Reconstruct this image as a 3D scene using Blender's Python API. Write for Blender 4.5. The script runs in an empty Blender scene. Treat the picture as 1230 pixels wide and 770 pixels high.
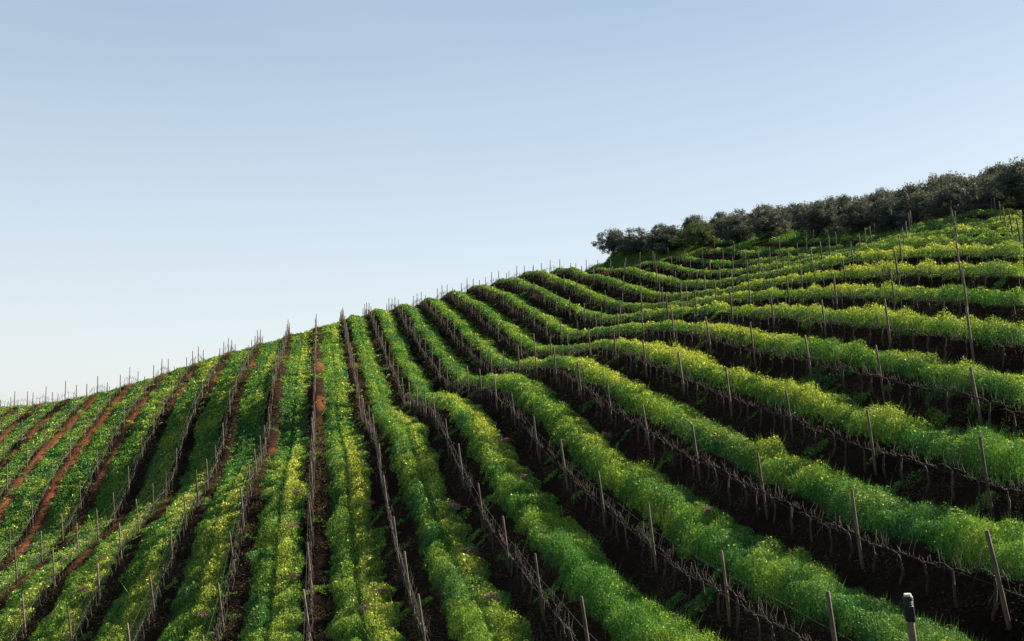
import bpy, math, random
import numpy as np

S = bpy.context.scene
C = S.collection
rng = np.random.default_rng(11)
random.seed(11)

# ------------------------------------------------------------------ camera
F = 1400.0                      # focal length in pixels of the 1230 px wide photograph
PITCH = math.atan(115 / F)
YAW = math.atan(237 * math.cos(PITCH) / F)
fwd = np.array([math.sin(YAW) * math.cos(PITCH), math.cos(YAW) * math.cos(PITCH), math.sin(PITCH)])
rgt = np.array([math.cos(YAW), -math.sin(YAW), 0.0])
upv = np.cross(rgt, fwd)
cam = bpy.data.cameras.new('camera')
camo = bpy.data.objects.new('camera', cam)
C.objects.link(camo)
cam.sensor_width = 36.0
cam.lens = 36.0 * F / 1230.0
cam.clip_start = 0.5
cam.clip_end = 20000
camo.location = (0, 0, 0)
camo.rotation_euler = (math.pi / 2 + PITCH, 0, -YAW)
S.camera = camo

# ------------------------------------------------------------------ light
SUN_EL, SUN_AZ = 30.0, 23.0      # azimuth measured from +X towards +Y (right and behind the hill)
sv = np.array([math.cos(math.radians(SUN_AZ)) * math.cos(math.radians(SUN_EL)),
               math.sin(math.radians(SUN_AZ)) * math.cos(math.radians(SUN_EL)), math.sin(math.radians(SUN_EL))])
SKY_LO, SKY_HI = (4.25, 4.5, 4.6), (1.22, 1.98, 2.75)
W_ = bpy.data.worlds.new("World")
S.world = W_
W_.use_nodes = True
nt = W_.node_tree
bg = nt.nodes['Background']
sky = nt.nodes.new('ShaderNodeTexSky')
sky.sky_type = 'NISHITA'
sky.sun_disc = False
sky.sun_elevation = math.radians(SUN_EL)
sky.sun_rotation = math.radians(90 - SUN_AZ)
sky.altitude = 100
sky.air_density = 1.0
sky.dust_density = 1.2
sky.ozone_density = 2.0
# the pale milky air low over the hill: desaturate the sky towards the horizon
geo = nt.nodes.new('ShaderNodeTexCoord'); sx = nt.nodes.new('ShaderNodeSeparateXYZ')
nt.links.new(geo.outputs['Generated'], sx.inputs[0])
rp = nt.nodes.new('ShaderNodeValToRGB')
rp.color_ramp.elements[0].position = 0.0; rp.color_ramp.elements[0].color = (SKY_LO[0], SKY_LO[1], SKY_LO[2], 1)
rp.color_ramp.elements[1].position = 0.45; rp.color_ramp.elements[1].color = (SKY_HI[0], SKY_HI[1], SKY_HI[2], 1)
nt.links.new(sx.outputs[2], rp.inputs[0])
mxs = nt.nodes.new('ShaderNodeMix'); mxs.data_type = 'RGBA'; mxs.inputs[0].default_value = .8
hz = nt.nodes.new('ShaderNodeTexNoise'); hz.inputs['Scale'].default_value = 1.6; hz.inputs['Detail'].default_value = 5; hz.inputs['Roughness'].default_value = .55
hm = nt.nodes.new('ShaderNodeMapping'); hm.inputs['Scale'].default_value = (1, 1, 5)
nt.links.new(geo.outputs['Generated'], hm.inputs[0]); nt.links.new(hm.outputs[0], hz.inputs['Vector'])
hr = nt.nodes.new('ShaderNodeMapRange'); hr.inputs[1].default_value = .42; hr.inputs[2].default_value = .8; hr.inputs[3].default_value = 0; hr.inputs[4].default_value = .28
nt.links.new(hz.outputs[0], hr.inputs[0])
hx = nt.nodes.new('ShaderNodeMix'); hx.data_type = 'RGBA'; hx.inputs[7].default_value = (SKY_LO[0] * .8, SKY_LO[1] * .84, SKY_LO[2] * .87, 1)
nt.links.new(hr.outputs[0], hx.inputs[0]); nt.links.new(rp.outputs[0], hx.inputs[6])
nt.links.new(sky.outputs[0], mxs.inputs[6]); nt.links.new(hx.outputs[2], mxs.inputs[7])
nt.links.new(mxs.outputs[2], bg.inputs[0])
bg.inputs[1].default_value = 0.05
sun = bpy.data.lights.new('sun', 'SUN')
sun.energy = 5.0
sun.angle = math.radians(0.5)
sun.color = (1.0, 0.93, 0.82)
suno = bpy.data.objects.new('sun', sun)
C.objects.link(suno)
from mathutils import Vector, Matrix
suno.rotation_euler = Vector(-sv).to_track_quat('-Z', 'Y').to_euler()
suno.location = tuple(sv * 300)
S.view_settings.view_transform = 'Standard'
S.view_settings.look = 'None'
S.view_settings.gamma = 1.0
S.view_settings.exposure = 2.05

# ------------------------------------------------------------------ surveyed vine rows (photo points on each row)
TR={
2:[(439,379.5),(453,409),(464,438),(474,457),(484,485),(498.5,494.6),(508,499.5),(520,507),(539,545),(557,584.5),(580,634),(609.5,683),(639,723)],
3:[(468,374),(488,399),(505,424),(521,448),(531,463),(546,472),(559.6,473),(575.6,479),(597,493),(620.4,515),(646.7,552),(677.5,585),(724,634),(784.8,687.5),(866,746)],
4:[(503,367),(527,389),(546,412.7),(562,428),(575.6,442),(589,450),(604,452),(620.5,452),(643,452),(664,456),(695.4,477),(732.4,507),(778,537),(838,575),(914,618),(1023,676),(1191,744)],
5:[(531,358),(556,371.7),(575.6,387),(595,405),(614.6,420.5),(634,433),(659,436),(682,434.6),(707,429),(736.6,437),(773,453),(818,472),(874,501),(947,530),(1043.7,570),(1178,613)],
6:[(563,350),(583,359),(600,366),(619.5,382),(643,397.6),(658.5,409),(678,416),(694,413.5),(717,412),(743.5,411),(775.6,411),(809,413),(851.7,424),(905,441.5),(970,453),(1055.5,477),(1168.5,506)],
7:[(595,343),(629,351),(658.5,368),(678,378),(701.5,391),(721,395),(746,391.5),(775,390),(802,389),(837,386),(878,391.7),(927.8,396.6),(989,406),(1065,417.4),(1163.6,435)],
8:[(626,336),(658.5,344),(688,357),(707,368),(727,374),(746,377),(785,376),(824,374),(862,371),(898.5,371),(947,371),(1002,375),(1070,379),(1156,385),(1230,391)],
9:[(653,329),(684,335),(701.5,339),(725,347),(748,355),(766,362),(791,366),(830,364),(858,363),(890,358),(915,355),(962,352),(1014.6,349),(1076,348),(1154,349),(1230,354)],
10:[(709,325),(736.6,331),(766,339),(795,347),(829,352),(858,351),(893,345),(933,338),(975,331),(1023,325),(1083,323),(1150,323),(1230,324)],
11:[(775.6,322),(805,329),(829,335),(860,337),(900,333),(940,326),(986,321),(1032,314),(1085,307),(1150,304),(1229,304)],
12:[(791,316.6),(830,321),(858,325),(900,323),(944,319),(1039,307),(1091.5,295.5),(1150,293),(1220,292)],
13:[(830,311),(880,313),(950,311),(1000,308),(1046,302),(1098,286),(1146,284),(1213,281)],
14:[(1051.6,296),(1105,279),(1150,276),(1207,275)],15:[(1203,271)],
-2:[(311,414),(297.6,438.5),(282,477.6),(273,512.7),(266,545.6),(259,570),(246,594),(236.5,611),(221.5,642),(206,689.5),(184,749.5)],
-3:[(276,424),(264,438.5),(253,460),(239,485),(225,524),(216,557),(210,580),(196,603.6),(180,625),(163.6,644.5),(144.5,677),(118.6,729)],
-4:[(241,435),(219.5,462),(204,485),(191,510),(181.5,531),(168,560),(154,597),(137,630),(117,650),(93,670),(65.5,707),(33,760)],
-5:[(195,450),(171.7,476.6),(158,496),(144,519),(132.7,541),(117,569),(97,614.5),(75,651),(49,677),(18.5,703)],
-6:[(154,462),(134.6,484),(117,508),(99.5,529),(84,551),(61,587),(39.5,632),(12,669)],
-7:[(117,473),(86,502),(70,519.5),(51,537),(29,566),(7,592)],
-8:[(78,480.5),(60.5,496),(25,531),(4,552.7)],-9:[(50,484),(25,502),(0,523)],-10:[(25,488),(0,503)]}
CHK={0:[(377,396),(376,500),(371,600),(370,770)],1:[(411,388),(418.5,418),(425,452),(431,485),(437,508),(447,530),(462,608),(478,676),(493.5,729),(506,767)],-1:[(344,403),(334.6,438.5),(327,477.6),(325,516.6),(321,542),(306,580),(298,608),(289,648),(279.5,701),(267,767)]}
# grove: u,v,y
GR=[(729,310,150),(761,304.5,143),(800,299,136),(840,294.5,128),(885,292,119),(924,288,110),(985,287,99),(1034,282,93),(1104,273,85),(1165,264,79),(1226,250,73),
(1226,243,98),(1104,259,106),(985,277,114),(985,273,128),(885,285,130),(885,282,142),(800,296,148),(760,303,156),(1300,225,110),(1400,215,90),(1300,238,70),(1400,262,60)]


W = 3.0            # row spacing, metres

def ray(u, v):
    return (u - 615) * rgt + (385 - v) * upv + F * fwd

def on_row(i, u, v):
    d = ray(u, v)
    return d * (W * i / d[0])

def at_y(u, v, y):
    d = ray(u, v)
    return d * (y / d[1])

def project(P):
    d = P @ fwd
    return 615 + F * (P @ rgt) / d, 385 - F * (P @ upv) / d, d

pts, wts = [], []
def addp(P, w=1.0):
    pts.append(np.array(P, float)); wts.append(w)
for i, L in TR.items():
    for q, (u, v) in enumerate(L):
        addp(on_row(i, u, v))
    if i <= 12 and i != 12:
        P = on_row(i, *L[0])
        s = P[2] / P[1]
        for dy, dz in ((7, .5), (15, 2.4), (26, 6.5), (40, 13)):
            addp(P + np.array([0, dy, s * dy - dz]), .5)
for i in (1, -1):
    for (u, v) in CHK[i]:
        if v > 430:
            addp(on_row(i, u, v), .25)
for u, v, y in ((411, 388, 143), (377, 396, 138), (344, 403, 131)):
    P = at_y(u, v, y)
    s = P[2] / P[1]
    addp(P)
    for dy, dz in ((7, .5), (15, 2.4), (26, 6.5), (40, 13)):
        addp(P + np.array([0, dy, s * dy - dz]), .5)
for (u, v, y) in GR:
    addp(at_y(u, v, y), .6)
for (u, v, y, dz) in ((729, 310, 150, 0), (790, 302, 148, 0), (850, 288, 150, 0)):
    P = at_y(u, v, y); s = P[2] / P[1]
    for dy, d in ((14, 1.8), (28, 7)):
        addp(P + np.array([0, dy, s * dy - d]), .5)
pts = np.array(pts); wts = np.array(wts)
SC = 50.0
def kern(a, b):
    r2 = ((a[:, None, :] - b[None, :, :]) ** 2).sum(2)
    return 0.5 * r2 * np.log(r2 + 1e-12)
A = pts[:, :2] / SC
n = len(A)
K = kern(A, A) + np.diag(0.0008 / wts)
Pm = np.c_[np.ones(n), A]
M = np.block([[K, Pm], [Pm.T, np.zeros((3, 3))]])
sol = np.linalg.solve(M, np.r_[pts[:, 2], 0, 0, 0])
def tps(x, y):
    q = np.c_[x.ravel(), y.ravel()] / SC
    out = np.empty(len(q))
    for a in range(0, len(q), 20000):
        b = q[a:a + 20000]
        out[a:a + 20000] = kern(b, A) @ sol[:n] + np.c_[np.ones(len(b)), b] @ sol[n:]
    return out.reshape(x.shape)

X0, X1, Y0, Y1 = -56.0, 84.0, 4.0, 178.0
gx = np.arange(X0, X1 + .1, 2.0); gy = np.arange(Y0, Y1 + .1, 2.0)
GX, GY = np.meshgrid(gx, gy, indexing='ij')
GZ = tps(GX, GY)

def macro(x, y):
    x = np.asarray(x, float); y = np.asarray(y, float)
    cx = np.clip(x, X0, X1 - 1e-6); cy = np.clip(y, Y0, Y1 - 1e-6)
    fx = (cx - X0) / 2.0; fy = (cy - Y0) / 2.0
    # Catmull-Rom bicubic so that no grid facets show
    ix = np.clip(fx.astype(int), 1, len(gx) - 3); iy = np.clip(fy.astype(int), 1, len(gy) - 3)
    tx = fx - ix; ty = fy - iy
    def cr(p0, p1, p2, p3, t):
        return p1 + .5 * t * (p2 - p0 + t * (2 * p0 - 5 * p1 + 4 * p2 - p3 + t * (3 * (p1 - p2) + p3 - p0)))
    rows = [cr(*[GZ[ix + a, iy + b] for a in (-1, 0, 1, 2)], tx) for b in (-1, 0, 1, 2)]
    z = cr(*rows, ty)
    d = np.hypot(np.where(x > X1, 0, x - cx), y - cy)
    dr = np.clip(x - X1, 0, None)
    z = z - 0.16 * d - 0.10 * dr + np.clip(dr, 0, 30) * .18
    return np.maximum(z, -40 + 0.02 * np.clip(z + 40, -400, 0))

def vnoise(x, y, seed, sc):
    """smooth value noise in numpy"""
    x = np.asarray(x) / sc; y = np.asarray(y) / sc
    ix = np.floor(x).astype(np.int64); iy = np.floor(y).astype(np.int64)
    fx = x - ix; fy = y - iy
    fx = fx * fx * (3 - 2 * fx); fy = fy * fy * (3 - 2 * fy)
    def h(a, b):
        k = (a * 374761393 + b * 668265263 + seed * 974634777) & 0xffffffff
        k = ((k ^ (k >> 13)) * 1274126177) & 0xffffffff
        return ((k ^ (k >> 16)) & 0xffff) / 65535.0
    return (h(ix, iy) * (1 - fx) + h(ix + 1, iy) * fx) * (1 - fy) + (h(ix, iy + 1) * (1 - fx) + h(ix + 1, iy + 1) * fx) * fy
def fbm(x, y, seed, sc):
    return (vnoise(x, y, seed, sc) + .5 * vnoise(x, y, seed + 1, sc / 2.1) + .25 * vnoise(x, y, seed + 2, sc / 4.3)) / 1.75

def sstep(a, b, t):
    t = np.clip((t - a) / (b - a), 0, 1)
    return t * t * (3 - 2 * t)

def row_far(i):
    """y where each vine row ends at its far end"""
    if i <= 9: return 152.0
    return {10: 140.0, 11: 128.0, 12: 122.0, 13: 117.0, 14: 96.0, 15: 84.0, 16: 82.0}.get(i, 0)
FAR = np.array([row_far(i) for i in range(-14, 18)])
def far_of(x):
    i = np.clip(np.floor(np.asarray(x) / W).astype(int), -14, 17) + 14
    return np.where(i < len(FAR), FAR[np.clip(i, 0, len(FAR) - 1)], 0)
def vineyard(x, y):
    """1 inside the planted block"""
    return ((x > -36.5) & (x < 49.5) & (y < far_of(x)) & (y > 6)).astype(float)

def bank_h(x):
    return 0.24 + 0.20 * sstep(-14, -1, x) + 0.16 * sstep(-1, 10, x) + .06 * sstep(14, 28, x)
def micro(x, y):
    """small terrace under every vine row: the alley runs flatter, then a bank climbs to the vines"""
    xp = np.mod(x + .15 * (vnoise(x * 0, y, 5, 3.0) - .5), W)
    h = bank_h(x)
    flat = -h * sstep(.15, 1.1, xp)
    bank = h * sstep(2.2, 2.9, xp)
    # right of the upright row the bank runs through the vine line: foot left of the vines, lip right of them
    B = np.where(xp < .95, .45 + .55 * sstep(0, .95, xp), np.where(xp < 2.3, 1 - sstep(.95, 2.3, xp), .45 * sstep(2.3, 3.0, xp))) - .45
    rt = sstep(-1, 6, x)
    m = ((flat + bank) * (1 - rt) + B * (h * .95) * rt) * vineyard(x, y)
    m += .12 * (fbm(x, y, 20, .9) - .5) + .09 * (vnoise(x, y, 23, .35) - .5)
    return m
def ground(x, y):
    return macro(x, y) + micro(x, y)

# ------------------------------------------------------------------ helpers
def tag(o, label=None, cat=None, group=None, kind=None):
    if label: o['label'] = label
    if cat: o['category'] = cat
    if group: o['group'] = group
    if kind: o['kind'] = kind
    return o
def link(name, me, mat=None, parent=None):
    o = bpy.data.objects.new(name, me)
    C.objects.link(o)
    if mat and not me.materials: me.materials.append(mat)
    if parent: o.parent = parent
    return o
def np_mesh(name, V, faces, smooth=False, nper=4):
    """faces: (m, nper) int array"""
    me = bpy.data.meshes.new(name)
    V = np.ascontiguousarray(V, dtype=np.float32); faces = np.ascontiguousarray(faces, dtype=np.int32)
    me.vertices.add(len(V)); me.vertices.foreach_set('co', V.ravel())
    m = len(faces)
    me.loops.add(m * nper); me.loops.foreach_set('vertex_index', faces.ravel())
    me.polygons.add(m)
    me.polygons.foreach_set('loop_start', np.arange(0, m * nper, nper, dtype=np.int32))
    me.polygons.foreach_set('loop_total', np.full(m, nper, dtype=np.int32))
    me.polygons.foreach_set('use_smooth', np.full(m, smooth))
    me.update(calc_edges=True)
    return me
def vcol(me, col, name='tint'):
    a = me.color_attributes.new(name, 'FLOAT_COLOR', 'POINT')
    c = np.ones((len(me.vertices), 4), np.float32); c[:, :3] = col
    a.data.foreach_set('color', c.ravel())

class MB:
    def __init__(s): s.v = []; s.f = []
    def tube(s, path, radii, n=6, cap=True, wob=0):
        path = [Vector(p) for p in path]
        b = len(s.v)
        ref = Vector((0.31, .87, .2)).normalized()
        for k, p in enumerate(path):
            d = (path[min(k + 1, len(path) - 1)] - path[max(k - 1, 0)]).normalized()
            a = d.cross(ref)
            if a.length < .1: a = d.cross(Vector((1, 0, 0)))
            a.normalize(); c = d.cross(a)
            for j in range(n):
                t = 2 * math.pi * j / n
                r = radii[k] * (1 + wob * random.uniform(-1, 1))
                s.v.append(p + a * math.cos(t) * r + c * math.sin(t) * r)
        for k in range(len(path) - 1):
            for j in range(n):
                s.f.append((b + k * n + j, b + k * n + (j + 1) % n, b + (k + 1) * n + (j + 1) % n, b + (k + 1) * n + j))
        if cap:
            s.f.append(tuple(b + j for j in reversed(range(n))))
            e = b + (len(path) - 1) * n
            s.f.append(tuple(e + j for j in range(n)))
    def mesh(s, name, smooth=True):
        me = bpy.data.meshes.new(name)
        me.from_pydata([tuple(v) for v in s.v], [], s.f)
        if smooth: me.polygons.foreach_set('use_smooth', [True] * len(me.polygons))
        return me

def mat(name):
    m = bpy.data.materials.new(name); m.use_nodes = True
    t = m.node_tree
    return m, t, t.nodes['Principled BSDF'], t.nodes['Material Output']
def nd(t, typ, **kw):
    n_ = t.nodes.new(typ)
    for k, v in kw.items(): setattr(n_, k, v)
    return n_
def noise(t, scale, detail=4, rough=.6, vec=None):
    n_ = nd(t, 'ShaderNodeTexNoise')
    n_.inputs['Scale'].default_value = scale; n_.inputs['Detail'].default_value = detail; n_.inputs['Roughness'].default_value = rough
    if vec is not None: t.links.new(vec, n_.inputs['Vector'])
    return n_
def ramp(t, fac, stops):
    r = nd(t, 'ShaderNodeValToRGB')
    while len(r.color_ramp.elements) < len(stops): r.color_ramp.elements.new(.5)
    for e, (p, c) in zip(r.color_ramp.elements, stops):
        e.position = p; e.color = (*c, 1)
    t.links.new(fac, r.inputs[0])
    return r
def mixc(t, a, b, fac, typ='MIX'):
    m_ = nd(t, 'ShaderNodeMix', data_type='RGBA', blend_type=typ)
    for s_, v in ((m_.inputs[6], a), (m_.inputs[7], b), (m_.inputs[0], fac)):
        if hasattr(v, 'is_output'): t.links.new(v, s_)
        elif isinstance(v, (int, float)): s_.default_value = v
        else: s_.default_value = (*v, 1)
    return m_.outputs[2]

# ------------------------------------------------------------------ materials
# ground
mg, t, p, out = mat('ground_soil_and_turf')
att = nd(t, 'ShaderNodeAttribute', attribute_name='tint')
co = nd(t, 'ShaderNodeTexCoord')
n1 = noise(t, 6.0, 6, .7, co.outputs['Object']); n2 = noise(t, .8, 4, .6, co.outputs['Object'])
c1 = ramp(t, n1.outputs[0], [(.3, (.45, .45, .45)), (.7, (1.5, 1.5, 1.5))])
c2 = ramp(t, n2.outputs[0], [(.3, (.75, .72, .7)), (.7, (1.2, 1.2, 1.2))])
x = mixc(t, att.outputs['Color'], c1.outputs[0], 1.0, 'MULTIPLY')
x = mixc(t, x, c2.outputs[0], 1.0, 'MULTIPLY')
t.links.new(x, p.inputs['Base Color']); p.inputs['Roughness'].default_value = .95
p.inputs['Specular IOR Level'].default_value = .0
bp = nd(t, 'ShaderNodeBump'); bp.inputs['Strength'].default_value = .9; bp.inputs['Distance'].default_value = .08
t.links.new(n1.outputs[0], bp.inputs['Height']); t.links.new(bp.outputs[0], p.inputs['Normal'])

# leaves (tint attribute carries each leaf's own colour)
def leafmat(name, trans, rough=.6):
    m, t, p, out = mat(name)
    att = nd(t, 'ShaderNodeAttribute', attribute_name='tint')
    t.links.new(att.outputs['Color'], p.inputs['Base Color'])
    p.inputs['Roughness'].default_value = rough; p.inputs['Specular IOR Level'].default_value = .03
    tr = nd(t, 'ShaderNodeBsdfTranslucent')
    tc = mixc(t, att.outputs['Color'], (1.45, 1.3, .55), 1.0, 'MULTIPLY')
    t.links.new(tc, tr.inputs[0])
    mx = nd(t, 'ShaderNodeMixShader'); mx.inputs[0].default_value = trans
    t.links.new(p.outputs[0], mx.inputs[1]); t.links.new(tr.outputs[0], mx.inputs[2])
    t.links.new(mx.outputs[0], out.inputs[0])
    return m
m_leaf = leafmat('cover_crop_leaf', .20)
m_dry = leafmat('dry_weed', .2, .9)
m_olive = leafmat('olive_leaf', .15, .7)

def woodmat(name, a, b, scale=9, rnd=True):
    m, t, p, out = mat(name)
    co = nd(t, 'ShaderNodeTexCoord')
    mp = nd(t, 'ShaderNodeMapping'); mp.inputs['Scale'].default_value = (1, 1, .12)
    t.links.new(co.outputs['Object'], mp.inputs[0])
    n1 = noise(t, scale * 6, 5, .7, mp.outputs[0]); n2 = noise(t, 2.2, 3, .6, co.outputs['Object'])
    c = ramp(t, n1.outputs[0], [(.3, a), (.72, b)])
    k = ramp(t, n2.outputs[0], [(.35, (.6, .57, .55)), (.7, (1.1, 1.1, 1.1))])
    x = mixc(t, c.outputs[0], k.outputs[0], 1.0, 'MULTIPLY')
    if rnd:
        oi = nd(t, 'ShaderNodeObjectInfo')
        k2 = ramp(t, oi.outputs['Random'], [(0, (.65, .62, .6)), (.5, (1, .97, .93)), (1, (1.35, 1.3, 1.25))])
        x = mixc(t, x, k2.outputs[0], 1.0, 'MULTIPLY')
    t.links.new(x, p.inputs['Base Color']); p.inputs['Roughness'].default_value = .9
    p.inputs['Specular IOR Level'].default_value = .2
    bp = nd(t, 'ShaderNodeBump'); bp.inputs['Strength'].default_value = .6; bp.inputs['Distance'].default_value = .01
    t.links.new(n1.outputs[0], bp.inputs['Height']); t.links.new(bp.outputs[0], p.inputs['Normal'])
    return m
m_post = woodmat('weathered_post_wood', (.055, .041, .030), (.21, .16, .12))
m_bark = woodmat('vine_bark', (.026, .019, .015), (.11, .083, .065))
m_obark = woodmat('olive_bark', (.05, .045, .04), (.16, .14, .12))
m_twig = woodmat('pruned_twigs', (.12, .065, .052), (.30, .185, .155))
m_wire, t, p, out = mat('galvanised_wire')
p.inputs['Base Color'].default_value = (.14, .135, .13, 1); p.inputs['Metallic'].default_value = .8; p.inputs['Roughness'].default_value = .5
m_sleeve, t, p, out = mat('black_sleeve')
n1 = noise(t, 14, 4); c = ramp(t, n1.outputs[0], [(.3, (.012, .012, .014)), (.75, (.022, .022, .025))]); p.inputs['Specular IOR Level'].default_value = .15; t.links.new(c.outputs[0], p.inputs['Base Color'])
p.inputs['Roughness'].default_value = .55
m_cut, t, p, out = mat('pale_cut_wood')
n1 = noise(t, 30, 4); c = ramp(t, n1.outputs[0], [(.3, (.35, .30, .22)), (.75, (.6, .54, .42))]); t.links.new(c.outputs[0], p.inputs['Base Color']); p.inputs['Roughness'].default_value = .8
m_mark, t, p, out = mat('grey_marking')
n1 = noise(t, 30, 3); c = ramp(t, n1.outputs[0], [(.3, (.10, .10, .11)), (.75, (.2, .2, .21))]); t.links.new(c.outputs[0], p.inputs['Base Color'])

# ------------------------------------------------------------------ terrain: one sheet to the horizon
def axis(a, b, step, near):
    core = np.arange(a, b + 1e-6, step)
    outw = []
    d = step
    q = 0
    while q < 6000:
        d *= 1.35; q += d; outw.append(q)
    outw = np.array(outw)
    return np.r_[a - outw[::-1], core, b + outw]
ax = axis(-44, 72, .22, 0); ay = axis(12, 166, .5, 0)
TX, TY = np.meshgrid(ax, ay, indexing='ij')
TZ = ground(TX, TY)
nx, ny = TX.shape
idx = np.arange(nx * ny).reshape(nx, ny)
faces = np.stack([idx[:-1, :-1], idx[1:, :-1], idx[1:, 1:], idx[:-1, 1:]], -1).reshape(-1, 4)
me = np_mesh('ground', np.c_[TX.ravel(), TY.ravel(), TZ.ravel()], faces, smooth=True)
def soil_col(x, y):
    """soil colour with furrow shade put in: near black, red on the sunlit side"""
    n_ = fbm(x, y, 40, 9); n2 = vnoise(x, y, 44, 1.3)
    dark = np.array([.009, .006, .0045]); red = np.array([.13, .046, .022]); brown = np.array([.019, .011, .008])  # dark and brown set below real soil so bare furrows read as shaded
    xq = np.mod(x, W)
    side = sstep(0, .15, xq) * sstep(1.3, .8, xq) * .0 + np.where((xq < .9) & (xq > .08), 0.0, -.2)  # bank shade put into colour: red held back left of the vines
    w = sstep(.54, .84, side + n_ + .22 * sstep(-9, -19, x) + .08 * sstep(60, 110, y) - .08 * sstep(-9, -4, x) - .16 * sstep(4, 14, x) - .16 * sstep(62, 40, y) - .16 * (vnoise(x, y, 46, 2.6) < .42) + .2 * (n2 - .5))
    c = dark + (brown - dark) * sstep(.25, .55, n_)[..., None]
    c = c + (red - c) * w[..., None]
    return c
xp = np.mod(TX, W)
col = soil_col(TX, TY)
green = np.array([.035, .075, .018]) * (0.7 + .6 * vnoise(TX, TY, 50, 2.0))[..., None]
inrow = vineyard(TX, TY)
gm = sstep(.6 + .2 * sstep(0, 4, TX), .85 + .2 * sstep(0, 4, TX), xp) * (1 - sstep(2.1, 2.4, xp))
gm = gm * sstep(.22, .38, fbm(TX, TY, 60, 2.5))
gmask = np.where(inrow > 0, gm, 1.0)
# headland track of bare soil between the vines and the olive grove
trk = np.exp(-((TX - (42.8 + .02 * (TY - 80))) / 1.1) ** 2) * ((TY > 74) & (TY < 128)) * (fbm(TX, TY, 63, 4) > .38)
gmask = gmask * (1 - trk)
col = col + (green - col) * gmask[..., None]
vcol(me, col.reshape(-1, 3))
tag(link('ground', me, mg), kind='structure')

# ------------------------------------------------------------------ leaf clouds
def leaf_cloud(name, P, size, up, wide, col, matl, asym=1.0):
    """one rhombic leaf per point. up: how upright (0..1), wide: width/length"""
    N = len(P)
    th = rng.uniform(0, 2 * np.pi, N)
    el = np.arcsin(np.clip(rng.normal(up, .35, N), -.4, 1))
    d = np.c_[np.cos(th) * np.cos(el), np.sin(th) * np.cos(el), np.sin(el)]
    t2 = rng.normal(size=(N, 3)); s_ = np.cross(d, t2); s_ /= np.linalg.norm(s_, axis=1)[:, None] + 1e-9
    L = size[:, None] * d; Wd = (size * wide)[:, None] * s_ * .5
    V = np.empty((N, 4, 3))
    V[:, 0] = P - L * .5; V[:, 1] = P + Wd + L * .05; V[:, 2] = P + L * .5; V[:, 3] = P - Wd + L * .05
    me = np_mesh(name, V.reshape(-1, 3), np.arange(N * 4).reshape(N, 4))
    vcol(me, np.repeat(col, 4, axis=0))
    return me

def in_view(P, mu=90, mv=60):
    u, v, d = project(P)
    return (d > 5) & (u > -mu) & (u < 1230 + mu) & (v < 770 + mv + 60)

def row_xw(y, i):
    """slow wander of the band edges"""
    return .18 * (fbm(y * 0 + i * 17.3, y, 70, 3.2) - .5)

def band_profile(x, y):
    """canopy height of the cover crop (0 where there is none)"""
    i = np.floor(x / W); xp = x - i * W
    right = sstep(-1, 4, x)
    up_r = sstep(12, 26, x)
    a0 = .56 + .16 * right - .10 * right * sstep(48, 70, y) - .20 * sstep(58, 75, y) * up_r
    b0 = 2.66 - .15 * right * (1 - .3 * sstep(55, 75, y))
    a = a0 + (.55 - .2 * right) * (vnoise(i * 7.7, y, 80, 1.8) - .5) + .34 * (vnoise(i * 3.3, y, 86, .42) - .5)
    b = b0 + .30 * (vnoise(i * 9.1, y, 81, 1.7) - .5) + .34 * (vnoise(i * 4.3, y, 87, .42) - .5)
    left = sstep(4, -4, x)
    s_ = np.clip((xp - a) / (b - a), 0, 1)
    prof = np.clip(1 - np.abs(2 * s_ - 1) ** 3.6, 0, 1)
    H = .62 - .07 * sstep(0, 6, x) - .10 * left * 1.0
    # wheel track down the middle of the alleys around the upright row
    mid = np.exp(-((xp - 1.55) / .13) ** 2) * sstep(-7.5, -2, x) * sstep(7.5, 4.0, x)
    H = H * (.45 + 1.1 * fbm(x, y, 82, 1.1)) * (1 - .45 * mid)
    H = H * (.75 + .5 * vnoise(i * 5.5, y, 84, 9.0)) * (1 - .50 * sstep(50, 85, y)) * (1 - .10 * up_r) * (.60 + .80 * vnoise(x, y, 88, .40))
    # scattered weeds creeping into the bare strips
    low = .14 * sstep(.66, .80, fbm(x, y, 150, .8)) * (.5 + vnoise(x, y, 154, .25))
    return np.maximum(prof * H, low) * vineyard(x, y)

def colour_crop(x, y, r1, r2, top=1.0):
    """leaf colour: deep green to yellow green with flowering strips and painted sunlit crests"""
    i = np.floor(x / W); xp = x - i * W
    N = len(x)
    g1 = np.array([.058, .158, .034]); g2 = np.array([.15, .25, .045]); g3 = np.array([.042, .130, .050]); yl = np.array([.43, .45, .075])
    f = fbm(x, y, 90, 3.5) * .6 + .4 * vnoise(x, y, 93, .8)
    c = g1 + (g2 - g1) * sstep(.35, .65, f)[:, None]
    c = c + (g3 - c) * (sstep(.5, .75, fbm(x, y, 95, 2.2)) * .7)[:, None]
    # mustard yellow on slope shoulder and band tops, plus sunlit crests painted lime
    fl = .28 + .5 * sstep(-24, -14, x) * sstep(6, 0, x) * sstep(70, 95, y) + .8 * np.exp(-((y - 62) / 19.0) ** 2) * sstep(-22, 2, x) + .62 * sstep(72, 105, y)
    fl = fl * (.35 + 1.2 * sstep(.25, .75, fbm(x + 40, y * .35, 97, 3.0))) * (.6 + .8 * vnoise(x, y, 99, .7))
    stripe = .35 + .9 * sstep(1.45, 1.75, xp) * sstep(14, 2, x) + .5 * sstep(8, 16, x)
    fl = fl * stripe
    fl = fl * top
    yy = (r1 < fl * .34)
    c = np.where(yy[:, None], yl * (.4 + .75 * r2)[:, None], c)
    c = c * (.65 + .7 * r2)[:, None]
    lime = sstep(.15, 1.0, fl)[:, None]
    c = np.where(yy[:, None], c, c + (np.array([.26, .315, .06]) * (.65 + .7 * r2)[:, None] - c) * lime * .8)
    return c

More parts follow.
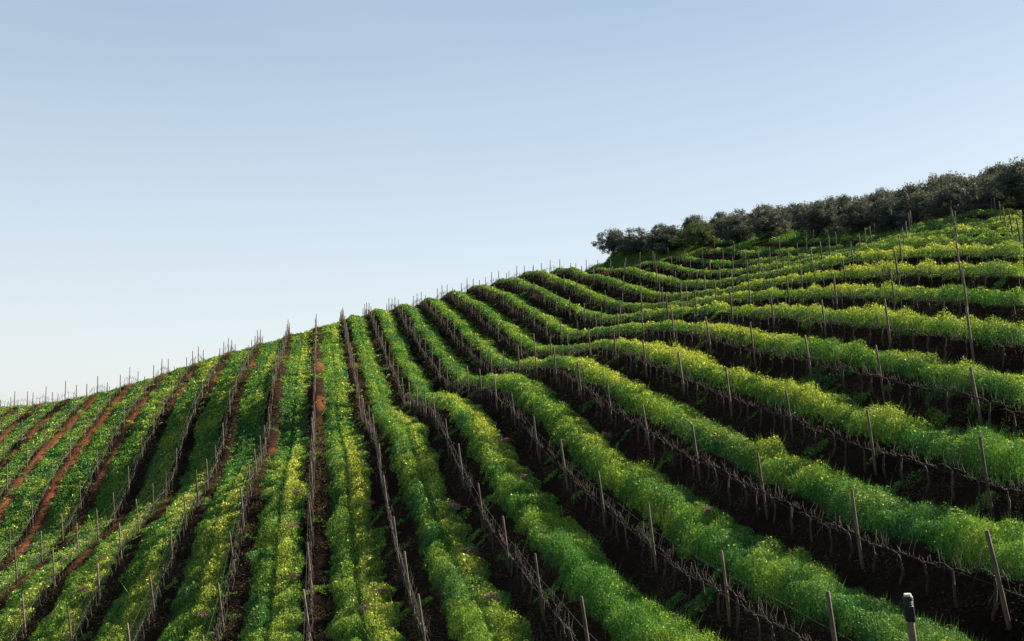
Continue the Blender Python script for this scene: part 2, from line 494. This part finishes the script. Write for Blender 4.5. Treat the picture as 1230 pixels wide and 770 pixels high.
def sample_xy(nn, x0, x1, ymin, ymax, pw):
    """random points with density ~ y**-pw"""
    # area element in y; allowed x range in view at y
    q = rng.uniform(0, 1, nn); e = 2 - pw
    y = (ymin ** e + q * (ymax ** e - ymin ** e)) ** (1 / e) if abs(e) > 1e-3 else ymin * (ymax / ymin) ** q
    x = rng.uniform(-.33, .66, nn) * y
    return x, y

def crop(name, N, label, cat, pw=1.75):
    x, y = sample_xy(N, 0, 0, 15.5, 150, pw)
    H = band_profile(x, y)
    thin = rng.uniform(0, 1, N)
    keep = (H > .05) & (x > -36) & (x < 49) & (thin < .35 + H * 2)
    x, y, H = x[keep], y[keep], H[keep]
    hh = H * (1 - rng.power(2.2, len(x)) * 0 - rng.beta(1.1, 2.2, len(x)))
    P = np.c_[x, y, ground(x, y) + hh]
    k = in_view(P)
    P, H, hh = P[k], H[k], hh[k]
    s_ = .045 * (P[:, 1] / 30) ** .78 * rng.lognormal(0, .38, len(P))
    c = colour_crop(P[:, 0], P[:, 1], rng.uniform(0, 1, len(P)), rng.uniform(0, 1, len(P)), .15 + 1.5 * sstep(.15, .6, hh))  # higher leaves yellower: flowers on top plus painted crest light
    s_ = np.where((c[:, 0] > c[:, 1] * .97), s_ * .62, s_)
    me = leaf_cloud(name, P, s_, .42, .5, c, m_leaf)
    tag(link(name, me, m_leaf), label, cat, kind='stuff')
    return len(P)
print('crop', crop('cover_crop', 4800000, 'lush green cover crop with yellow flowers in bands between the vine rows', 'ground cover'))

# upright stems and grass blades standing out of the canopy
def blades(name, N, label, cat):
    x, y = sample_xy(N, 0, 0, 15.5, 145, 2.0)
    H = band_profile(x, y)
    keep = (H > .12) & (x > -36) & (x < 49)
    x, y, H = x[keep], y[keep], H[keep]
    P = np.c_[x, y, ground(x, y)]
    k = in_view(P); P, H = P[k], H[k]
    n_ = len(P)
    L = H * rng.uniform(.7, 1.3, n_)
    w = .010 * (P[:, 1] / 25) ** .8
    th = rng.uniform(0, 2 * np.pi, n_)
    lean = rng.normal(0, .22, (n_, 2)) * L[:, None]
    side = np.c_[np.cos(th), np.sin(th), th * 0] * w[:, None]
    V = np.empty((n_, 3, 3))
    V[:, 0] = P - side; V[:, 1] = P + side
    V[:, 2] = P + np.c_[lean, L]
    me = np_mesh(name, V.reshape(-1, 3), np.arange(n_ * 3).reshape(n_, 3), nper=3)
    c = colour_crop(P[:, 0], P[:, 1], rng.uniform(0.3, 1, n_), rng.uniform(0, 1, n_), .8) * 1.1
    vcol(me, np.repeat(c, 3, axis=0))
    tag(link(name, me, m_leaf), label, cat, kind='stuff')
    return n_
print('blades', blades('grass_blades', 380000, 'tall thin grass blades and stalks rising out of the green bands', 'grass'))

# dry weeds and low weeds in the vine strips
def weeds(name, N, label):
    x, y = sample_xy(N, 0, 0, 15.5, 148, 1.7)
    i = np.round(x / W); xo = x - i * W
    x = i * W + np.where(i > 0, .22, -.10) + xo * np.where(i > 0, .72, .56) + rng.normal(0, .08, N)
    dens = fbm(x, y, 120, 1.6)
    keep = (rng.uniform(0, 1, N) < sstep(.36, .7, dens)) & (x > -35) & (x < 49) & (vineyard(x, y) > 0)
    x, y = x[keep], y[keep]
    P = np.c_[x, y, ground(x, y)]
    k = in_view(P); P = P[k]; n_ = len(P)
    hh = rng.beta(1.2, 3, n_) * .32
    P[:, 2] += hh
    s_ = .055 * (P[:, 1] / 30) ** .7 * rng.lognormal(0, .35, n_)
    r = rng.uniform(0, 1, n_)[:, None]
    r = np.clip(r + .5 * (sstep(.5, .75, fbm(P[:, 0], P[:, 1], 140, 1.1))[:, None]), 0, 1)
    c = np.where(r < .5, np.array([.15, .085, .055]), np.where(r < .8, np.array([.10, .07, .05]), np.array([.05, .08, .02])))
    c = c * rng.uniform(.5, 1.3, n_)[:, None]
    me = leaf_cloud(name, P, s_ * 1.2, .35, .14, c, m_dry)
    tag(link(name, me, m_dry), label, 'weeds', kind='stuff')
    return n_
print('weeds', weeds('dry_weeds', 900000, 'brown dry weeds and litter on the bare soil under the vines'))

# turf on the headland and in the olive grove
def turf(name, N, label):
    y = rng.uniform(60, 170, N); x = rng.uniform(14, 80, N)
    keep = (vineyard(x, y) == 0) & (x < .72 * y)
    tk = np.exp(-((x - (42.8 + .02 * (y - 80))) / 1.1) ** 2) * ((y > 74) & (y < 128)) * (fbm(x, y, 63, 4) > .38)
    keep &= (tk < .4)
    x, y = x[keep], y[keep]
    P = np.c_[x, y, ground(x, y)]
    k = in_view(P); P = P[k]; n_ = len(P)
    P[:, 2] += rng.uniform(0, .28, n_) * (.3 + vnoise(P[:, 0], P[:, 1], 131, 2.2))
    s_ = .14 * rng.lognormal(0, .25, n_)
    r2 = rng.uniform(0, 1, n_)
    f = fbm(P[:, 0], P[:, 1], 133, 5.0)
    c = np.array([.045, .13, .022]) + (np.array([.15, .21, .03]) - np.array([.045, .13, .022])) * sstep(.4, .65, f)[:, None]
    c = c * (.6 + .8 * r2)[:, None]
    me = leaf_cloud(name, P, s_, .4, .5, c, m_leaf)
    tag(link(name, me, m_leaf), label, 'grass', kind='stuff')
    return n_
print('turf', turf('grove_grass', 420000, 'green grass on the headland and under the olive trees'))

# ------------------------------------------------------------------ posts
DY = 5.5
def post_y(i, k):
    return DY * k + 20.05 - .27 * max(i, 0) + .05 * max(-i, 0)
def near_y(i):
    """first y at which a row can show in the frame"""
    return 12.0
ORD = ['zeroth', 'first', 'second', 'third', 'fourth', 'fifth', 'sixth', 'seventh', 'eighth', 'ninth', 'tenth', 'eleventh',
       'twelfth', 'thirteenth', 'fourteenth', 'fifteenth', 'sixteenth', 'seventeenth', 'eighteenth', 'nineteenth', 'twentieth',
       'twenty-first', 'twenty-second', 'twenty-third', 'twenty-fourth', 'twenty-fifth', 'twenty-sixth', 'twenty-seventh', 'twenty-eighth', 'twenty-ninth', 'thirtieth']
def row_words(i):
    if i == 0: return 'upright central vine row'
    return '%s row %s of upright row' % (ORD[abs(i)], 'right' if i > 0 else 'left')

def post_mesh(seed):
    random.seed(500 + seed)
    m = MB()
    r = random.choice((.030, .034, .037, .042)); h = random.uniform(1.68, 1.80)
    pth = [(0, 0, -.15)]; rad = [r * 1.1]
    bx, by = random.uniform(-.02, .02), random.uniform(-.02, .02)
    for q in range(1, 7):
        s_ = q / 6
        pth.append((bx * math.sin(s_ * 3), by * math.sin(s_ * 3), s_ * h)); rad.append(r * (1.05 - .18 * s_))
    pth.append((bx * .1, by * .1, h + .012)); rad.append(r * .55)
    m.tube(pth, rad, 8, True, .07)
    return m.mesh('post'), h
PM = [post_mesh(s_) for s_ in range(8)]
random.seed(77)
posts = []
for i in range(-13, 17):
    k = -2
    visn = 0
    while True:
        y = post_y(i, k)
        if y > row_far(i): break
        if y > 10:
            x = W * i
            zg = float(ground(np.array([x]), np.array([y]))[0])
            Pb = np.array([[x, y, zg], [x - .1, y, zg + 1.7]])
            u, v, d = project(Pb)
            if (-8 < u).any() and (u < 1238).any() and min(v) < 772:
                visn += 1
                posts.append((float(d[0]), i, k, visn, x, y, zg))
        k += 1
posts.sort()
def lean_of(y):
    return math.radians(np.interp(y, [20, 45, 62, 90, 120], [8.0, 7.5, 5.0, 2.0, 0.2]))
NIND = 300
far = MB()
print('posts', len(posts))
for q, (d, i, k, visn, x, y, zg) in enumerate(posts):
    me, h = PM[random.randrange(8)]
    ln = lean_of(y) + math.radians(random.gauss(0, .9)); ly = math.radians(random.gauss(0, 1.6))
    sc = random.uniform(.93, 1.06)
    if q < NIND:
        o = bpy.data.objects.new('trellis_post', me)
        if not me.materials: me.materials.append(m_post)
        C.objects.link(o)
        o.location = (x, y, zg); o.rotation_euler = (ly, -ln, random.uniform(0, 6.28) * 0); o.scale = (1, 1, sc)
        end = 'bottom'
        tag(o, 'grey post, %s from near end of the %s' % (ORD[visn], row_words(i)), 'post', 'trellis posts along the vine rows')
    else:
        T = Vector((-math.sin(ln), math.sin(-ly), math.cos(ln))) * h * sc
        b_ = Vector((x, y, zg - .1))
        far.tube([b_, b_ + T * .5, b_ + T], [.05, .047, .04], 5)
fm = far.mesh('far_trellis_posts')
tag(link('far_trellis_posts', fm, m_post), 'small far trellis posts along the hill crest and upper rows', 'posts', kind='stuff')

# thick strainer post with black sleeve, bottom right corner
Pd = on_row(3, 1095, 712)
xb, yb = float(Pd[0]) + .16, float(Pd[1])
zt = float(Pd[2]); zg = float(ground(np.array([xb]), np.array([yb]))[0])
root = bpy.data.objects.new('end_post', None); C.objects.link(root); root.location = (xb, yb, zg)
root.rotation_euler = (0, -math.radians(6), 0)
tag(root, 'thick wooden post with pale cut top and black sleeve in the bottom right corner', 'post')
hp = zt - zg
m = MB(); m.tube([(0, 0, -.2), (.01, 0, hp * .4), (0, .01, hp * .75), (0, 0, hp - .035)], [.068, .062, .058, .055], 12, True, .04)
link('pole', m.mesh('pole'), m_post, root)
m = MB(); m.tube([(0, 0, hp - .034), (0, 0, hp)], [.060, .052], 14); link('cut_top', m.mesh('cut_top', False), m_cut, root)
m = MB(); m.tube([(0, 0, hp - .42), (.004, 0, hp - .40), (0, 0, hp - .2), (0, 0, hp - .05), (0, 0, hp - .04)], [.066, .074, .078, .076, .068], 14, True, .02)
sl = link('sleeve', m.mesh('sleeve'), m_sleeve, root)
m = MB()
for q, (w_, zz) in enumerate(((.030, .12), (.022, .15), (.034, .18))):   # faint unreadable grey marks
    m.tube([(-w_ , -.078, hp - zz), (w_, -.078, hp - zz)], [.005, .005], 5)
link('marking', m.mesh('marking'), m_mark, sl)

# ------------------------------------------------------------------ vines
def vine_meshes(seed):
    random.seed(900 + seed)
    m = MB()
    h = random.uniform(.62, .74)
    bx, by = random.uniform(-.07, .07), random.uniform(-.10, .10)
    pth = [(0, 0, -.08)]; rad = [.036]
    for q in range(1, 8):
        s_ = q / 7
        pth.append((bx * math.sin(s_ * math.pi) + random.uniform(-.014, .014), by * math.sin(s_ * math.pi * .9) + random.uniform(-.018, .018), h * s_))
        rad.append(.033 - .010 * s_ + random.uniform(-.004, .005))
    m.tube(pth, rad, 6, True, .14)
    top = Vector(pth[-1])
    trunk = m.mesh('trunk')
    cm = MB(); canes = []
    for sg in (-1, 1):
        p_ = [top + Vector((0, 0, -.03))]; r_ = [.022]
        for q in range(1, 7):
            s_ = q / 6
            p_.append(Vector((top.x * (1 - s_) + random.uniform(-.018, .018), top.y + sg * .60 * s_, h + .03 * math.sin(s_ * 3) + random.uniform(-.015, .015))))
            r_.append(.015 - .006 * s_ + random.uniform(-.002, .003))
        cm.tube(p_, r_, 5, True, .15)
        for q in range(1, 7):
            if random.random() < .85:
                b_ = p_[q]; L = random.choice((.08, .12, .2, .34))
                dx, dy = random.uniform(-.5, .5), random.uniform(-.4, .4)
                e = b_ + Vector((dx * L, dy * L, L))
                can = cm if L < .3 else MB()
                can.tube([b_, b_.lerp(e, .5) + Vector((random.uniform(-.02, .02), random.uniform(-.02, .02), 0)), e], [.009, .007, .004], 4)
                if L > .3: canes.append(can.mesh('cane'))
        if random.random() < .55:        # a cane drooping to the ground
            b_ = p_[random.randint(1, 5)]
            sx = random.uniform(-.25, .15); can = MB()
            can.tube([b_, b_ + Vector((sx, .05, .12)), b_ + Vector((sx * 1.6, .16, -.10)), b_ + Vector((sx * 1.9, .26, -.42))], [.008, .007, .006, .004], 4)
            canes.append(can.mesh('cane'))
    return [trunk, cm.mesh('cordon')] + canes
VM = [vine_meshes(s_) for s_ in range(7)]
for tri in VM:
    for me_ in tri: me_.materials.append(m_bark)
random.seed(4242)
vines = []
for i in range(-13, 17):
    seen = {}
    for k in range(-2, 26):
        for j in range(5):
            y = post_y(i, k) + DY * (j + .5) / 5
            if y < 11 or y > row_far(i): continue
            if random.random() < .05: continue
            x = W * i
            zg = float(ground(np.array([x]), np.array([y]))[0])
            u, v, d = project(np.array([[x, y, zg + .5]]))
            if -15 < u[0] < 1245 and v[0] < 780:
                vines.append((float(d[0]), i, k, j, x, y, zg))
vines.sort()
print('vines', len(vines))
pk = {}
for (d, i, k, visn, x, y, zg) in posts: pk[(i, k)] = visn
VN = 300
fv = MB()
for q, (d, i, k, j, x, y, zg) in enumerate(vines):
    z2 = ground(np.array([x, x]), np.array([y - .6, y + .6]))
    slope = math.atan2(float(z2[1] - z2[0]), 1.2)
    yo = random.uniform(-.06, .06); xo = random.uniform(-.05, .05)
    ln = lean_of(y) * .7
    if q < VN:
        tri = random.choice(VM)
        r = bpy.data.objects.new('grapevine', None); C.objects.link(r)
        r.empty_display_size = .2
        r.location = (x + xo, y + yo, zg)
        r.rotation_euler = (slope, -ln + random.gauss(0, .05), math.pi * random.choice((0, 1)) if False else 0)
        r.scale = (random.choice((-1, 1)) * 1.0, 1, random.uniform(.92, 1.1)) if False else (1, 1, random.uniform(.92, 1.1))
        pn = pk.get((i, k), 0)
        rw = row_words(i)
        if pn: lab = 'leafless vine, %s beyond %s post of %s' % (ORD[j + 1], ORD[pn], rw)
        else: lab = 'leafless vine, %s of those before first post of %s' % (ORD[j + 1], rw)
        tag(r, lab, 'grapevine', 'pruned grapevines along the rows')
        for nm, me_ in zip(['trunk', 'cordon'] + ['cane'] * 9, tri):
            c_ = bpy.data.objects.new(nm, me_); C.objects.link(c_); c_.parent = r
    else:
        b_ = Vector((x + xo, y + yo, zg - .05))
        hh = random.uniform(.6, .72)
        wv = random.uniform(-.07, .07)
        tp = b_ + Vector((-math.sin(ln) * hh, 0, hh))
        fv.tube([b_, b_.lerp(tp, .5) + Vector((wv, wv, 0)), tp], [.024, .019, .016], 4, False)
        sy = math.sin(slope)
        fv.tube([tp + Vector((0, -.56, -.56 * sy)), tp + Vector((wv * .4, 0, .02)), tp + Vector((0, .56, .56 * sy))], [.010, .014, .010], 4, False)
        for _ in range(3):
            a = random.uniform(-.5, .5)
            s0 = tp + Vector((0, a, a * sy)); L = random.uniform(.1, .4)
            fv.tube([s0, s0 + Vector((random.uniform(-.15, .15), random.uniform(-.12, .12), L))], [.011, .006], 3, False)
tag(link('far_grapevines', fv.mesh('far_grapevines'), m_bark), 'dark leafless vines along the rows farther up the hill', 'grapevines', kind='stuff')

# ------------------------------------------------------------------ trellis wires, two per row
for i in range(-10, 17):
    ys = np.arange(max(14.0, 0), row_far(i) - 2, 2.75)
    if i > 0: ys = ys[ys > i * 3 / .72]
    elif i < 0: ys = ys[ys > -i * 3 / .34]
    if len(ys) < 4: continue
    zz = macro(ys * 0 + W * i, ys)
    r = bpy.data.objects.new('trellis_wires', None); C.objects.link(r)
    r.location = (W * i, float(ys[0]), float(zz[0]))
    tag(r, 'thin fence wires strung post to post along the %s' % row_words(i), 'wire', 'trellis wires')
    for hgt in (.70, 1.25):
        m = MB()
        pth = []
        for y_, z_ in zip(ys, zz):
            ln = lean_of(y_)
            pth.append((-math.sin(ln) * hgt - .045, y_ - float(ys[0]), z_ + hgt * math.cos(ln) - float(zz[0]) + (0 if hgt < 1 else -.03 * (y_ % 5.5 > 2))))
        m.tube(pth, [.0019] * len(pth), 4, False)
        link('wire', m.mesh('wire'), m_wire, r)

# ------------------------------------------------------------------ heaps of pruned twigs on the grass edges
def find(u, v):
    """point of the ground seen at photo position u, v"""
    d = ray(u, v); ys = np.arange(14, 150, .1)
    P = d[None, :] * (ys / d[1])[:, None]
    g = ground(P[:, 0], P[:, 1]) + .12
    k = np.argmax(P[:, 2] <= g) if (P[:, 2] <= g).any() else -1
    ksel = np.where(P[:, 2] <= g)[0]
    return P[ksel[0]] if len(ksel) else None
def twig_mesh(seed):
    random.seed(300 + seed)
    m = MB()
    for _ in range(46):
        a = random.uniform(0, math.pi * 2); L = random.uniform(.25, .75)
        c = Vector((random.gauss(0, .16), random.gauss(0, .2), random.uniform(.02, .16)))
        d = Vector((math.cos(a) * .7, math.sin(a), random.uniform(-.15, .45))).normalized()
        b_ = c - d * L * .5
        b_.z = max(b_.z, .0)
        m.tube([b_, c + Vector((random.uniform(-.04, .04), random.uniform(-.04, .04), .04)), c + d * L * .5], [.010, .008, .004], 4, False)
    return m.mesh('twig_heap')
TM = [twig_mesh(s_) for s_ in range(4)]
heaps = [(444, 617, 'highest heap between the upright row and the first row right of it'),
 (456, 729, 'middle heap between the upright row and the first row right of it'),
 (439, 748, 'lowest heap between the upright row and the first row right of it'),
 (568, 680, 'middle heap between the first and second rows right of upright row'),
 (546, 623, 'highest heap between the first and second rows right of upright row'),
 (590, 736, 'lowest heap between the first and second rows right of upright row'),
 (356, 603, 'highest heap just left of the upright vine row'),
 (353, 645, 'middle heap just left of the upright vine row'),
 (353, 706, 'lowest heap just left of the upright vine row'),
 (243, 754, 'heap at the bottom edge left of second row left of upright'),
 (123, 680, 'upper heap left of the third row left of upright row'),
 (101, 721, 'lower heap left of the third row left of upright row'),
 (728, 537, 'heap on the grass edge below the fourth row right of upright row'),
 (629, 588, 'lower heap on the grass between second and third rows right of upright'),
 (606, 543, 'upper heap on the grass between second and third rows right of upright'),
 (855, 632, 'heap on the grass edge above the third row right of upright row')]
random.seed(31)
for q, (u, v, w_) in enumerate(heaps):
    P = find(u, v)
    if P is None: continue
    o = bpy.data.objects.new('twig_heap', TM[q % 4])
    if not TM[q % 4].materials: TM[q % 4].materials.append(m_twig)
    C.objects.link(o)
    g = float(ground(np.array([P[0]]), np.array([P[1]]))[0])
    o.location = (P[0], P[1], g + .04 + .44 * (band_profile(np.array([P[0]]), np.array([P[1]]))[0] > .1)); o.rotation_euler = (0, 0, random.uniform(0, 6.3))
    s_ = random.uniform(.48, .70); o.scale = (s_, s_, s_ * 1.7)
    tag(o, 'pruned twigs, ' + w_, 'twigs', 'heaps of pruned twigs')

# ------------------------------------------------------------------ olive trees
def olive(seed, green=0.0):
    random.seed(700 + seed); r_ = np.random.default_rng(700 + seed)
    tk = MB()
    H = 3.3
    base = [(0, 0, -.2), (.03, .02, .2), (-.03, .05, .5), (.04, 0, .8)]
    tk.tube(base, [.22, .17, .14, .13], 8, True, .15)
    tips = []
    for q in range(5):
        a = q * 1.26 + random.uniform(-.3, .3)
        L = random.uniform(.9, 1.3)
        e = Vector((math.cos(a) * L * .75, math.sin(a) * L * .75, .8 + L * .95))
        mdl = Vector((math.cos(a) * .35, math.sin(a) * .35, 1.15))
        tk.tube([(.04, 0, .72), mdl, e], [.085, .06, .025], 6, True, .1)
        tips.append(e)
        for _ in range(3):
            e2 = e + Vector((random.uniform(-.5, .5), random.uniform(-.5, .5), random.uniform(.1, .7)))
            tk.tube([mdl.lerp(e, .6), e2], [.03, .01], 4, False); tips.append(e2)
    # crown: clumps of leaves round the branch tips
    cl = []
    lobes = []
    for q in range(5):
        a = q * 1.256 + random.uniform(-.5, .5); rr = random.uniform(.5, .95)
        lobes.append((math.cos(a) * rr, math.sin(a) * rr, random.uniform(.85, 1.6), random.uniform(.8, 1.1), random.uniform(.75, 1.1)))
    lobes.append((random.uniform(-.3, .3), random.uniform(-.3, .3), random.uniform(1.8, 2.1), .8, random.uniform(.8, 1.05)))
    for (lx, ly, lz, lr, lh) in lobes:
        for _ in range(21):
            g_ = Vector((random.gauss(0, 1), random.gauss(0, 1), random.gauss(0, 1))).normalized() * random.uniform(.35, 1) ** .5
            z = lz + g_.z * lh
            if z < .22: z = random.uniform(.25, .6)
            cl.append((lx + g_.x * lr, ly + g_.y * lr, z, random.uniform(.2, .36)))
    PP = []; CC = []
    for (x, y, z, s_) in cl:
        n_ = int(150 * (s_ / .32) ** 2)
        g_ = r_.normal(0, 1, (n_, 3)); g_ /= np.linalg.norm(g_, axis=1)[:, None]
        g_ *= (s_ * r_.uniform(.35, 1.05, n_) ** .6)[:, None]
        PP.append(g_ * np.array([1, 1, .9]) + np.array([x, y, z])); CC.append(np.full(n_, r_.uniform(.75, 1.25)))
    # upright shoots breaking the outline
    for _ in range(60):
        a = random.uniform(0, 6.28); rr = random.uniform(.1, 1.25)
        z0 = 1.5 + 1.1 * math.sqrt(max(0, 1 - (rr / 1.5) ** 2)); L = random.uniform(.2, .62)
        n_ = 12
        s_ = r_.uniform(0, 1, n_)
        PP.append(np.c_[math.cos(a) * rr + r_.normal(0, .05, n_), math.sin(a) * rr + r_.normal(0, .05, n_), z0 + L * s_]); CC.append(np.full(n_, 1.0))
    P = np.concatenate(PP); cc = np.concatenate(CC); n_ = len(P)
    global rng
    c = np.array([.070, .082, .082]) * (1 - green) + np.array([.07, .115, .04]) * green
    c = c[None, :] * (cc * r_.uniform(.6, 1.5, n_))[:, None]
    silver = r_.uniform(0, 1, n_) < .18
    c[silver] = np.array([.15, .16, .14]) * r_.uniform(.7, 1.2, silver.sum())[:, None]
    crown = leaf_cloud('crown', P, .12 * r_.lognormal(0, .25, n_), .35, .42, c, m_olive)
    crown.materials.append(m_olive)
    tme = tk.mesh('trunk'); tme.materials.append(m_obark)
    return tme, crown
OM = [olive(s_) for s_ in range(5)]; OG = olive(9, .9)
def tree(x, y, sc, meshes, rot, label, name='olive_tree', group='olive trees of the grove', sxy=1.0):
    z = float(ground(np.array([x]), np.array([y]))[0])
    r = bpy.data.objects.new(name, None); C.objects.link(r)
    r.location = (x, y, z - .28); r.rotation_euler = (0, 0, rot); r.scale = (sc * sxy, sc * sxy, sc)
    tag(r, label, 'tree', group)
    for nm, me_ in zip(('trunk', 'crown'), meshes):
        c_ = bpy.data.objects.new(nm, me_); C.objects.link(c_); c_.parent = r
random.seed(88)
front = [(737, 308.5, 149, 1.12), (763, 304, 143, 1.1), (802, 299, 134, 1.12), (841, 294.5, 127, .98), (885, 291.5, 119, 1.08), (925, 288, 111, 1.05),
         (985, 286, 101, 1.1), (1034, 281.5, 94, 1.0), (1068, 277, 90, .95), (1104, 273.5, 85, 1.0), (1142, 268, 81.5, 1.0), (1180, 263, 78, 1.0), (1226, 251, 74, 1.05)]
fr = []
for q, (u, v, y, sc) in enumerate(front):
    P = at_y(u, v, y)
    fr.append((P[0], P[1]))
    if q == 3: lab = 'green olive tree, lighter than its neighbours, fourth in the grove front row'
    elif q == 0: lab = 'dark olive tree at the left end of the grove on the skyline'
    else: lab = 'dark grey-green olive tree, %s from left in the grove front row' % ORD[q + 1]
    tree(P[0], P[1], sc * 1.06, OG if q == 3 else OM[q % 5], random.uniform(0, 6.3), lab, sxy=(1.25 if q == 0 else 1.6 if q < 5 else 1.3), group='olive trees of the grove front row')
for m_ in range(1, 6):
    cnt = 0
    for q in range(len(fr) + 0):
        x, y = fr[q]
        if q == 0: continue
        x2 = x + 5.2 * m_ + random.uniform(-.8, .8); y2 = y + 3.0 * m_ + random.uniform(-1, 1) + (2.5 if m_ % 2 else 0)
        Pm_ = np.array([[x2, y2, float(ground(np.array([x2]), np.array([y2]))[0]) + 2]])
        u, v, d = project(Pm_)
        if u[0] > 1250 or u[0] < 700: continue
        cnt += 1
        tree(x2, y2, random.uniform(1.0, 1.32), OM[(q + m_ * 2) % 5], random.uniform(0, 6.3),
             'dark olive tree, %s from left in the %s grove row behind the front' % (ORD[cnt], ORD[m_]), group='olive trees standing behind the front row')
# right edge trees nearer than the last front one
xx = -53.5; yy = 190.0
zb = float(ground(np.array([xx]), np.array([yy]))[0])
top = (500 - 481) / F * yy
tree(xx, yy, (top - zb) / 3.2, OM[2], 1.0, 'dark round tree just visible over the crest at the left edge', name='round_tree', group=None, sxy=.6)
print('done')
